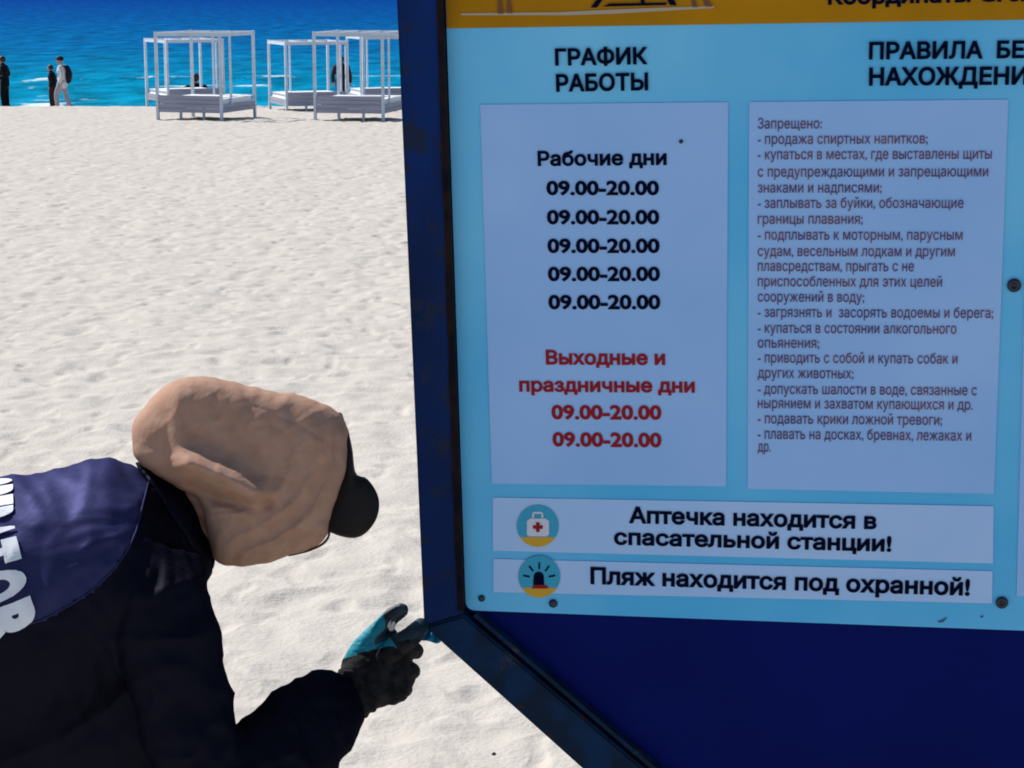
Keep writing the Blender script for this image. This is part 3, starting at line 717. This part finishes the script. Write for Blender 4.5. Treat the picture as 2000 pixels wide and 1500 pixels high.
HD = 2.705                                   # depth of the working hand
def fingers(bm, g=0.0):
    """right fist seen from its back, thumb up: palm, thumb and four fingers"""
    T = lambda pts, r, fl=1.0: tube(bm, [at(x, y, HD + d) for x, y, d in pts], [(a + g) * HD / F for a in r], sub=5, n=14, flat=fl)
    # back of the hand: from the wrist to the knuckles
    px_loft(bm, [(664 - g, 1306 - g, 716, 1394 + g, HD + .010, .80), (680, 1288 - g, 726, 1386 + g, HD + .012, .70), (706, 1268 - g, 750, 1380 + g, HD + .014, .56), (742, 1258 - g, 780, 1374 + g, HD + .016, .48), (776, 1256 - g, 800, 1356 + g, HD + .018, .44), (800 + g, 1262, 812 + g, 1330, HD + .020, .36)], 5, 24, 2.3)
    T([(690, 1300, .020), (708, 1266, .016), (738, 1232, .010), (764, 1206, .004), (784, 1192, .000)], [25, 22, 18.5, 17, 14.5])          # thumb
    T([(712, 1268, .012), (742, 1254, .012), (766, 1238, .016)], [19, 17, 11])
    T([(752, 1285, .004), (776, 1262, -.006), (800, 1246, -.008), (814, 1232, .000), (822, 1222, .010)], [24, 23, 21, 19, 16])     # forefinger
    T([(768, 1292, .010), (802, 1270, .012), (812, 1272, .030), (796, 1268, .048), (770, 1272, .056)], [21, 17.5, 16, 15, 13])           # middle
    T([(766, 1320, .008), (797, 1308, .012), (806, 1312, .030), (790, 1310, .048), (766, 1308, .054)], [20, 17, 15.5, 14.5, 13])          # ring
    T([(752, 1346, .010), (783, 1341, .014), (793, 1346, .030), (778, 1350, .046), (756, 1344, .050)], [19, 16, 14.5, 13.5, 12])          # little
    T([(718, 1372, .016), (748, 1366, .016)], [15, 12])

# body under the clothes: one continuous skin with head, face, arms, hand and legs
hc = at(455, 880, 2.66); hx = (at(680, 1060, 2.60) - hc).normalized()          # where he looks
hz = (at(400, 760, 2.66) - hc); hz = (hz - hx * hz.dot(hx)).normalized(); hy = hz.cross(hx)
HM = Matrix((hx, hy, hz)).transposed()
hl = lambda x, y, z: hc + hx * (x * .85) + hy * (y * .9) + hz * (z * .85)
bm = bmesh.new()
ball(bm, hc + hz * .0, (.080, .066, .088), HM, 28); ball(bm, hl(.035, 0, -.055), (.058, .056, .062), HM)
tube(bm, [hl(.085, 0, .005), hl(.108, 0, -.022), hl(.098, 0, -.032)], [.010, .014, .011], n=10)
tube(bm, [hl(.078, -.024, -.066), hl(.092, 0, -.064), hl(.078, .024, -.066)], [.006, .009, .006], n=8)
tube(bm, [hl(.076, -.024, -.074), hl(.090, 0, -.077), hl(.076, .024, -.074)], [.006, .009, .006], n=8)
ball(bm, hl(.078, 0, -.105), (.020, .024, .018), HM)
for s in (1, -1):
    tube(bm, [hl(.083, s * .014, .028), hl(.082, s * .035, .033), hl(.064, s * .056, .026)], [.007, .008, .006], n=8)
    ball(bm, hl(.078, s * .031, .012), (.012, .014, .012), HM); ball(bm, hl(-.005, s * .074, -.005), (.022, .010, .032), HM)
tube(bm, [hl(-.02, 0, -.05), at(385, 1015, 2.66), at(300, 1060, 2.68), at(150, 1150, 2.68)], [.045, .048, .06, .08])
tube(bm, [at(300, 1085, 2.68), at(100, 1160, 2.68), at(-250, 1220, 2.67), hipc], [.07, .11, .12, .13], flat=1.25, flatdir=(0, 1, 0))
tube(bm, [at(300, 1140, 2.585), at(325, 1290, 2.51), at(395, 1560, 2.49)], [.040, .037, .032]); tube(bm, [at(400, 1560, 2.49), at(540, 1470, 2.57), at(690, 1350, HD + .01)], [.034, .028, .016])
tube(bm, [shF, elbF, hndF], [.06, .045, .030]); tube(bm, [at(280, 1130, 2.60), at(280, 1110, 2.82)], [.04, .04])
for j in range(4): tube(bm, [hndF, hndF + vt(.05, (j - 1.5) * .022, .02), hndF + vt(.085, (j - 1.5) * .026, -.02), hndF + vt(.09, (j - 1.5) * .025, -.05)], [.018, .011, .0095, .008], n=8)
tube(bm, [hndF, hndF + vt(.02, -.05, .01), hndF + vt(.05, -.062, -.01)], [.016, .012, .009], n=8)
for s, kn, an in ((-1, kneeN, ankN), (1, kneeF, ankF)): tube(bm, [hipc + vt(0, s * .10, -.03), kn, an], [.095, .062, .045])
fingers(bm, -5.5)
world_child('body', fuse(bm, .004, 3), M_skin, man, True)
for s in (1, -1):
    bm = bmesh.new(); ball(bm, hl(.084, s * .031, .013), .009, None, 12); world_child('eye', bm_mesh(bm), M_black, man, True)

# trousers and shoes (below the picture)
bm = bmesh.new()
for s, kn, an in ((-1, kneeN, ankN), (1, kneeF, ankF)): tube(bm, [hipc + vt(-.01, s * .10, 0), kn, an + vt(0, 0, .02)], [.125, .085, .072])
tube(bm, [hipc + vt(-.02, -.07, .02), hipc + vt(-.02, .07, .02)], [.15, .15]); world_child('trousers', fuse(bm, .012, 5), M_trouser, man, True)
for an in (ankN, ankF):
    bm = bmesh.new(); tube(bm, [an + vt(-.06, 0, -.045), an + vt(.04, 0, -.04), an + vt(.17, 0, -.055)], [.050, .050, .036], flat=.85); tube(bm, [an + vt(-.03, 0, .04), an + vt(-.01, 0, -.03)], [.05, .052]); world_child('shoe', fuse(bm, .008, 3), M_shoe, man, True)

# jacket
bm = bmesh.new()
px_loft(bm, [(-640, 1040, -600, 1500, 2.66, .95), (-520, 1000, -470, 1530, 2.66, .98), (-300, 960, -220, 1530, 2.67, 1.02), (-100, 940, -10, 1530, 2.68, 1.08), (30, 931, 150, 1480, 2.68, 1.15), (120, 917, 260, 1400, 2.68, 1.22),
             (195, 903, 350, 1290, 2.68, 1.28), (240, 905, 392, 1190, 2.675, 1.20), (285, 925, 408, 1115, 2.665, 1.0), (318, 945, 412, 1095, 2.66, .95), (345, 962, 414, 1075, 2.66, .92)], 7, 44, 2.15)
px_loft(bm, [(215, 1030, 385, 1085, 2.56, .8), (200, 1120, 405, 1132, 2.53, .75), (215, 1210, 413, 1195, 2.51, .72), (240, 1300, 436, 1270, 2.50, .70), (275, 1420, 458, 1398, 2.49, .70), (300, 1530, 482, 1490, 2.48, .72), (345, 1640, 520, 1570, 2.48, .75)], 6, 30)
px_loft(bm, [(330, 1560, 430, 1690, 2.48, .8), (395, 1470, 520, 1660, 2.50, .85), (466, 1412, 612, 1570, 2.535, .85), (520, 1372, 650, 1505, 2.57, .85), (575, 1330, 690, 1450, 2.61, .85), (625, 1314, 709, 1410, 2.65, .85), (668, 1320, 712, 1398, 2.685, .85), (690, 1330, 713, 1392, 2.70, .9)], 6, 30)
px_loft(bm, [(-420, 1200, -380, 1690, 2.66, .62), (-150, 1200, -60, 1700, 2.66, .62), (60, 1180, 190, 1680, 2.64, .60), (190, 1150, 330, 1600, 2.62, .55), (270, 1120, 380, 1450, 2.60, .5)], 5, 30)
tube(bm, [shF + vt(-.03, -.03, 0), elbF, elbF + (hndF - elbF) * .92], [.088, .072, .058])
jm = fuse(bm, .0062, 4)
def wrinkle(me, fn):
    n = len(me.vertices); co_ = np.empty(n * 3); me.vertices.foreach_get('co', co_); co_ = co_.reshape(-1, 3); nr = np.empty(n * 3); me.vertices.foreach_get('normal', nr); nr = nr.reshape(-1, 3)
    q = co_ - np.array(CAM); d = q @ np.array(FWD); px = 1000 + F * (q @ np.array(RIGHT)) / d; py = 750 - F * (q @ np.array(UP)) / d
    co_ += nr * fn(co_, px, py)[:, None]; me.vertices.foreach_set('co', co_.ravel()); me.update()
def jacket_w(c, px, py):
    # gathers that fan out from the collar and shoulder, softer folds on the back, tight rucks on the sleeve
    dx, dy = px - 330, py - 1010; r = np.hypot(dx, dy); a = np.arctan2(dy, dx)
    fan = pn(a * 7 + .6 * pn(px * .012, py * .012), r * .006) * np.clip(1 - np.abs(r - 120) / 200, 0, 1)
    soft = pn(px * .010 + py * .006, py * .011 - px * .004 + 8); fine = pn(px * .035 + 50, py * .022 + c[:, 1] * 12)
    ridge = 1 - np.abs(pn(px * .014 + 20, py * .009 + px * .004)) * 2
    arm = np.where((px > 380) & (py > 1280), pn((px * .8 - py * .55) * .028, (px + py) * .006), 0)
    cuff = np.where((px > 560) & (py > 1280), 1, .0)
    cr = np.clip(1 - np.abs(pn(px * .007 + py * .005 + 5, py * .008 - px * .004)) * 4, 0, 1) ** 2 * np.clip((px - 60) / 150, .35, 1)
    cr2 = np.clip(1 - np.abs(pn(px * .012 - py * .009 + 60, py * .005 + px * .004)) * 3.5, 0, 1) ** 2
    return .0038 * cr + .0018 * cr2 + .0055 * fan + .0050 * soft + .0010 * fine + .0022 * ridge + .0050 * arm - .001 + cuff * .0025 * pn(px * .05, py * .05)
wrinkle(jm, jacket_w)
jacket = world_child('jacket', jm, [M_jacket, M_violet], man, True)
SPLIT = np.array([(292, 935), (278, 985), (262, 1045), (232, 1098), (188, 1146), (130, 1186), (60, 1218), (-60, 1246), (-220, 1262), (-420, 1270)], float)[::-1]  # line where the jacket changes from violet to black
sx_, sy_ = catmull(SPLIT, 8).T
for p in jm.polygons:                                   # violet above the line on the back, black below it and on the sleeves
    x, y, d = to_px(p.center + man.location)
    if d < 2.70: upper = x < 292 and y < np.interp(x, sx_, sy_)
    else: upper = x < 292 and p.normal.z > .05
    p.material_index = 1 if upper else 0

# white lettering printed across the back of the jacket
dg = bpy.context.evaluated_depsgraph_get(); dg.update()
Mw = Matrix.Translation(man.location)
bvh = BVHTree.FromPolygons([Mw @ v.co for v in jm.vertices], [tuple(p.vertices) for p in jm.polygons])
bm = bmesh.new(); sp_ = []
for x, y in catmull(SPLIT[2:], 6):
    d_ = ray(x, y).normalized(); hit, nrm, _, _ = bvh.ray_cast(CAM, d_)
    if hit is not None: sp_.append(hit + (nrm if nrm.dot(d_) < 0 else -nrm) * .0013)
tube(bm, sp_, [.0011] * len(sp_), sub=2, n=8); world_child('split_cord', bm_mesh(bm), M_violet, man, True)  # thin raised cord along the line between the two colours
FONTC = bpy.data.curves.new('type', 'FONT'); FONTO = bpy.data.objects.new('type', FONTC); C.objects.link(FONTO)
V, Fc = [], []
# each letter: (char, outer top-left px, outer top-right px, inner(base)-left, inner-right): tops point to the collar
lets = [('O', (24, 934), (26, 948), (-100, 950), (-98, 966)), ('P', (26, 949), (26, 966), (-98, 968), (-97, 987)), ('E', (26, 968), (27, 987), (-97, 989), (-96, 1008)), ('R', (27, 989), (28, 1014), (-96, 1011), (-94, 1038)), ('A', (28, 1017), (33, 1046), (-94, 1042), (-88, 1076)),
        ('T', (33, 1049), (43, 1092), (-87, 1080), (-76, 1128)), ('O', (46, 1101), (58, 1157), (-74, 1138), (-60, 1200)), ('R', (60, 1164), (82, 1232), (-58, 1210), (-34, 1284))]
for ch, tlp, trp, blp, brp in lets:
    v, f = glyphs(ch, .060, 6); x0, x1 = v[:, 0].min(), v[:, 0].max(); y0, y1 = v[:, 1].min(), v[:, 1].max()
    tm = bmesh.new(); vs = [tm.verts.new(((x - x0) / (x1 - x0), (y - y0) / (y1 - y0), 0)) for x, y, _ in v]
    for q in f:
        try: tm.faces.new([vs[i] for i in q])
        except ValueError: pass
    for it in range(5):
        es = [e_ for e_ in tm.edges if e_.calc_length() > .07]
        if not es: break
        bmesh.ops.subdivide_edges(tm, edges=es, cuts=1); bmesh.ops.triangulate(tm, faces=tm.faces[:])
    k = len(V); tm.verts.index_update(); ok = True
    tlp, trp, blp, brp = map(Vector, (tlp, trp, blp, brp))
    for vv in tm.verts:
        s_, t_ = vv.co.x, vv.co.y; p = (blp * (1 - s_) + brp * s_) * (1 - t_) + (tlp * (1 - s_) + trp * s_) * t_
        d = ray(p.x, p.y).normalized(); hit, nrm, _, _ = bvh.ray_cast(CAM, d)
        if hit is None:
            hit, nrm, _, _ = bvh.find_nearest(CAM + d * 2.75)
        V.append(tuple(hit + (nrm if nrm.dot(d) < 0 else -nrm) * .0028))
    for fc in tm.faces: Fc.append(tuple(k + x.index for x in fc.verts))
    tm.free()
me = bpy.data.meshes.new('print'); me.from_pydata(V, [], Fc); me.update(); bpy.data.objects.remove(FONTO)
world_child('back_lettering', me, M_letter, man, True)

# tan hood pulled over a black peaked cap
def blob(outline, ctr, d, tf, tb, k=2.6, fn=None, nth=72, nr=22, rough=0):
    """closed cloth body whose rim follows an outline seen at depth d; tf/tb: thickness towards and away from the camera"""
    O = np.array(outline, float); O = np.vstack([O, O[:1]]); seg = np.hypot(*np.diff(O, axis=0).T); cum = np.concatenate([[0], np.cumsum(seg)])
    O2 = catmull(np.vstack([O[-2], O, O[1]]), 8)[8:-8]
    seg = np.hypot(*np.diff(O2, axis=0).T); cum = np.concatenate([[0], np.cumsum(seg)]); u = np.linspace(0, cum[-1], nth, endpoint=False)
    rim = np.stack([np.interp(u, cum, O2[:, 0]), np.interp(u, cum, O2[:, 1])], 1)
    if rough: rim = rim + (rim - np.array(ctr)) / np.hypot(*(rim - np.array(ctr)).T)[:, None] * (rough * (pn(rim[:, 0] * .045, rim[:, 1] * .045) * 2))[:, None]
    bm = bmesh.new(); c = np.array(ctr, float); rows = []
    rr = [math.sin(t) for t in np.linspace(math.pi / 2, .13, nr)]
    def row(r, th): 
        out = []
        for p in rim:
            x, y = c + (p - c) * r; z = th * (1 - r ** k) ** (1 / k if th else 1)
            dz = fn(x, y, th < 0) * (1 - r ** 6) if fn else 0
            out.append(at(x, y, d + z + (dz if th < 0 else 0)))
        return out
    R = [row(r, -tf) for r in rr[::-1]] + [row(r, tb) for r in rr[1:]]
    rings(bm, R); return bm
hood_o = [(258, 855), (262, 822), (284, 790), (312, 763), (345, 742), (400, 735), (450, 744), (500, 757), (540, 765), (580, 770), (620, 784), (655, 800), (674, 822), (682, 850), (685, 905), (672, 950), (657, 988), (647, 1018), (641, 1042), (628, 1060), (602, 1074), (560, 1087), (510, 1102), (462, 1107), (425, 1099), (410, 1068), (400, 1020), (388, 978), (350, 955), (300, 925), (264, 895)]
edge_l = np.array([(676, 820), (686, 860), (687, 905), (672, 955), (640, 1015), (606, 1058), (560, 1084), (505, 1105)], float)
def dseg(x, y, P):
    best = 1e9
    for (ax, ay), (bx, by) in zip(P[:-1], P[1:]):
        t = ((x - ax) * (bx - ax) + (y - ay) * (by - ay)) / ((bx - ax) ** 2 + (by - ay) ** 2); t = min(1, max(0, t)); best = min(best, math.hypot(x - ax - t * (bx - ax), y - ay - t * (by - ay)))
    return best
def n2(x, y): return float(pn(np.array([x]), np.array([y]))[0])
ROLL = np.array([(372, 908), (405, 918), (450, 936), (496, 962)], float); UNDER = np.array([(372, 952), (420, 972), (478, 988), (520, 984)], float)
def hood_f(x, y, front):
    f = .006 * n2(x * .009, y * .009) + .0015 * n2(x * .028 + 9, y * .028)
    sx = x - (340 + .06 * (y - 740)); f += -.0075 * math.exp(-(sx / 18) ** 2) * (1 if y < 915 else .3)          # corner where the cloth turns to the back of the head
    d = dseg(x, y, ROLL); f += -.037 * math.exp(-(d / 27) ** 2)                                              # rolled fold above the ear
    d = dseg(x, y, UNDER); f += .016 * math.exp(-(d / 13) ** 2)
    f += .004 * math.exp(-((dseg(x, y, np.array([(415, 1000), (470, 996)], float)) - 6) / 5) ** 2) * -1
    e = dseg(x, y, edge_l) + 10 * n2(x * .012 + 4, y * .012); low = min(1, max(0, (y - 800) / 140)) * min(1, max(0, (x - 420) / 60))
    if e < 130: f += low * (.0125 * (abs(math.sin(e * .085)) ** .6 - .5) * (1 - e / 150) + .0035 * math.sin(e * .045))              # long folds running along the opening
    cr = 1 - abs(n2(x * .016 + y * .006 + 3, y * .011 - x * .004)) * 3.2; f += -.0018 * max(0, cr) ** 2.5; cr = 1 - abs(n2(x * .009 - y * .013 + 30, y * .009 + x * .006)) * 4; f += .0014 * max(0, cr) ** 2.5
    if y < 860: f += .0016 * math.sin((x * .9 + y * .5) * .085 + 2 * n2(x * .01, y * .01)) * math.exp(-((y - 775 - .12 * (x - 450)) / 34) ** 2) * (1 if x > 480 else .3)
    return f
hood = world_child('hood', bm_mesh(blob(hood_o, (475, 905), 2.655, .086, .105, 4.2, hood_f, 190, 56, 1.6)), M_hat, man, True)
bm = bmesh.new(); hp = catmull(np.array([(662, 812), (674, 850), (677, 905), (664, 950), (643, 988), (622, 1020), (606, 1038)], float), 6)
for dd in (0,): tube(bm, [at(x, y, 2.652 - .018 * math.sin(k * .06) + .002 * math.sin(k * 1.3)) for k, (x, y) in enumerate(hp)], [.0048] * len(hp), sub=2, n=10)
world_child('hood_hem', bm_mesh(bm), M_hem, hood, True)
vis_o = [(678, 842), (688, 875), (695, 924), (716, 934), (734, 958), (741, 984), (735, 1014), (716, 1040), (691, 1051), (655, 1044), (622, 1024), (636, 990), (658, 945), (672, 905)]
def vis_f(x, y, front): return .010 * ((x - 690) / 50) ** 2 - .004
cap = world_child('cap', bm_mesh(blob([(470, 800), (560, 800), (640, 830), (676, 880), (670, 940), (640, 1000), (560, 1010), (470, 960)], (570, 905), 2.66, .066, .085, 2.2, None, 60, 16)), M_visor, man, True)
world_child('visor', bm_mesh(blob(vis_o, (686, 985), 2.62, .018, .03, 3.0, vis_f, 70, 14)), M_visor, cap, True)
bm = bmesh.new(); tube(bm, [at(x, y, 2.625) for x, y in ((634, 1024), (643, 1042), (632, 1061), (606, 1074), (584, 1080), (565, 1084))], [.0017] * 6, n=8); world_child('drawstring', bm_mesh(bm), M_cord, hood, True)
# jacket collar
bm = bmesh.new()
px_loft(bm, [(262, 900, 405, 1120, 2.66, 1.0), (300, 915, 418, 1108, 2.66, .98), (340, 935, 420, 1085, 2.66, .95), (362, 952, 414, 1070, 2.66, .90)], 5, 36); cm_ = fuse(bm, .005, 4)
wrinkle(cm_, lambda c, px, py: .003 * pn(px * .03, py * .02) + .003 * pn(px * .02 - py * .02, py * .004)); world_child('collar', cm_, M_jacket, man, True)

# glove on the working hand, knitted back and teal dipped palm side
bm = bmesh.new(); fingers(bm, 0.0)
gm = fuse(bm, .0016, 4)
wrinkle(gm, lambda c, px, py: .0007 * pn(px * .12, py * .12) + np.where(py > 1330, .0022 * pn(px * .06, py * .03), 0))
gl = world_child('glove', gm, [M_knit, M_rubber, M_shadedirt], man, True)
for p in gm.polygons:
    c = p.center + man.location; x, y, d = to_px(c)
    wob = 5 * float(pn(np.array([x * .06]), np.array([y * .06]))[0])
    thumb = (y < 1268 - (x - 690) * .06 + wob and x < 775) or y < 1222
    fore = y < 1272 - (x - 720) * .30 + wob
    if thumb or fore: p.material_index = 2 if (x + (1225 - y) * .35 > 756 + 2 * wob) else 1
    if p.material_index == 1 and (((x - 752) * .77 - (y - 1240) * .64 + wob) / 27) ** 2 + (((x - 752) * .64 + (y - 1240) * .77) / 9.5) ** 2 < 1: p.material_index = 2  # dark web between thumb and forefinger: shade painted into the rubber
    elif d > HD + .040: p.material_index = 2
# cuff of the glove
bm = bmesh.new(); px_loft(bm, [(655, 1316, 712, 1402, HD + .004, .95), (668, 1304, 720, 1398, HD + .008, .90), (682, 1293, 730, 1390, HD + .010, .82), (692, 1286, 738, 1386, HD + .012, .70)], 4, 26); gc = fuse(bm, .0018, 2)
wrinkle(gc, lambda c, px, py: .0014 * np.sin((px * .5 - py * .86) * .35 + 40 * c[:, 1])); world_child('glove_cuff', gc, M_knit, gl, True)
bm = bmesh.new()
for j in range(4): tube(bm, [hndF, hndF + vt(.05, (j - 1.5) * .022, .02), hndF + vt(.085, (j - 1.5) * .026, -.02), hndF + vt(.09, (j - 1.5) * .025, -.05)], [.024, .0145, .0125, .011], n=10)
tube(bm, [hndF, hndF + vt(.02, -.05, .01), hndF + vt(.05, -.062, -.01)], [.022, .016, .012], n=10); tube(bm, [hndF - (hndF - elbF).normalized() * .06, hndF + vt(.03, 0, .01)], [.034, .034])
world_child('glove', fuse(bm, .004, 2), M_knit, man, True)

# rag held in the fist: blue cloth showing beyond the post, and its pale end between thumb and finger
bm = bmesh.new()
rag_o = [(806, 1238), (824, 1226), (838, 1226), (850, 1238), (862, 1250), (854, 1257), (836, 1252), (820, 1250)]
rb_ = blob(rag_o, (834, 1241), HD + .055, .008, .008, 2.2, lambda x, y, f: .005 * math.sin(x * .3 + y * .2), 40, 10)
rm = bm_mesh(rb_); ro = bpy.data.objects.new('rag', rm); C.objects.link(ro); rm.materials.append(M_ragblue); tag(ro, 'blue cleaning rag poking out between gloved fist and board corner', 'rag')
rm.polygons.foreach_set('use_smooth', [True] * len(rm.polygons))
sm = bm_mesh(blob([(757, 1226), (757, 1216), (763, 1210), (770, 1211), (773, 1219), (770, 1229), (763, 1233)], (765, 1221), HD - .002, .006, .007, 2.2, lambda x, y, f: .003 * math.sin(x * .9 + y * .5), 24, 8))
so = bpy.data.objects.new('paper_scrap', sm); C.objects.link(so); sm.materials.append(M_ragwhite); tag(so, 'white scrap pinched between the thumb and forefinger of the glove', 'scrap')
sm.polygons.foreach_set('use_smooth', [True] * len(sm.polygons))

# ------------------------------------------------------------------ bits of dark bark lying on the sand
for x, y, r_, lb in ((964, 1475, .007, 'tiny dark bark bit on the sand under the diagonal rail'),):
    g = ground_at(x, y); bm = bmesh.new(); ball(bm, (0, 0, 0), (r_, r_ * .6, r_ * .5), None, 10)
    for v in bm.verts: v.co *= 1 + .5 * random.uniform(-.5, .6)
    me = bm_mesh(bm); o = bpy.data.objects.new('bark_bit', me); C.objects.link(o); me.materials.append(M_debris); o.location = (g.x, g.y, gz(g.x, g.y) + r_ * .3); o.rotation_euler = (0, 0, random.uniform(0, 6)); tag(o, lb, 'bark')
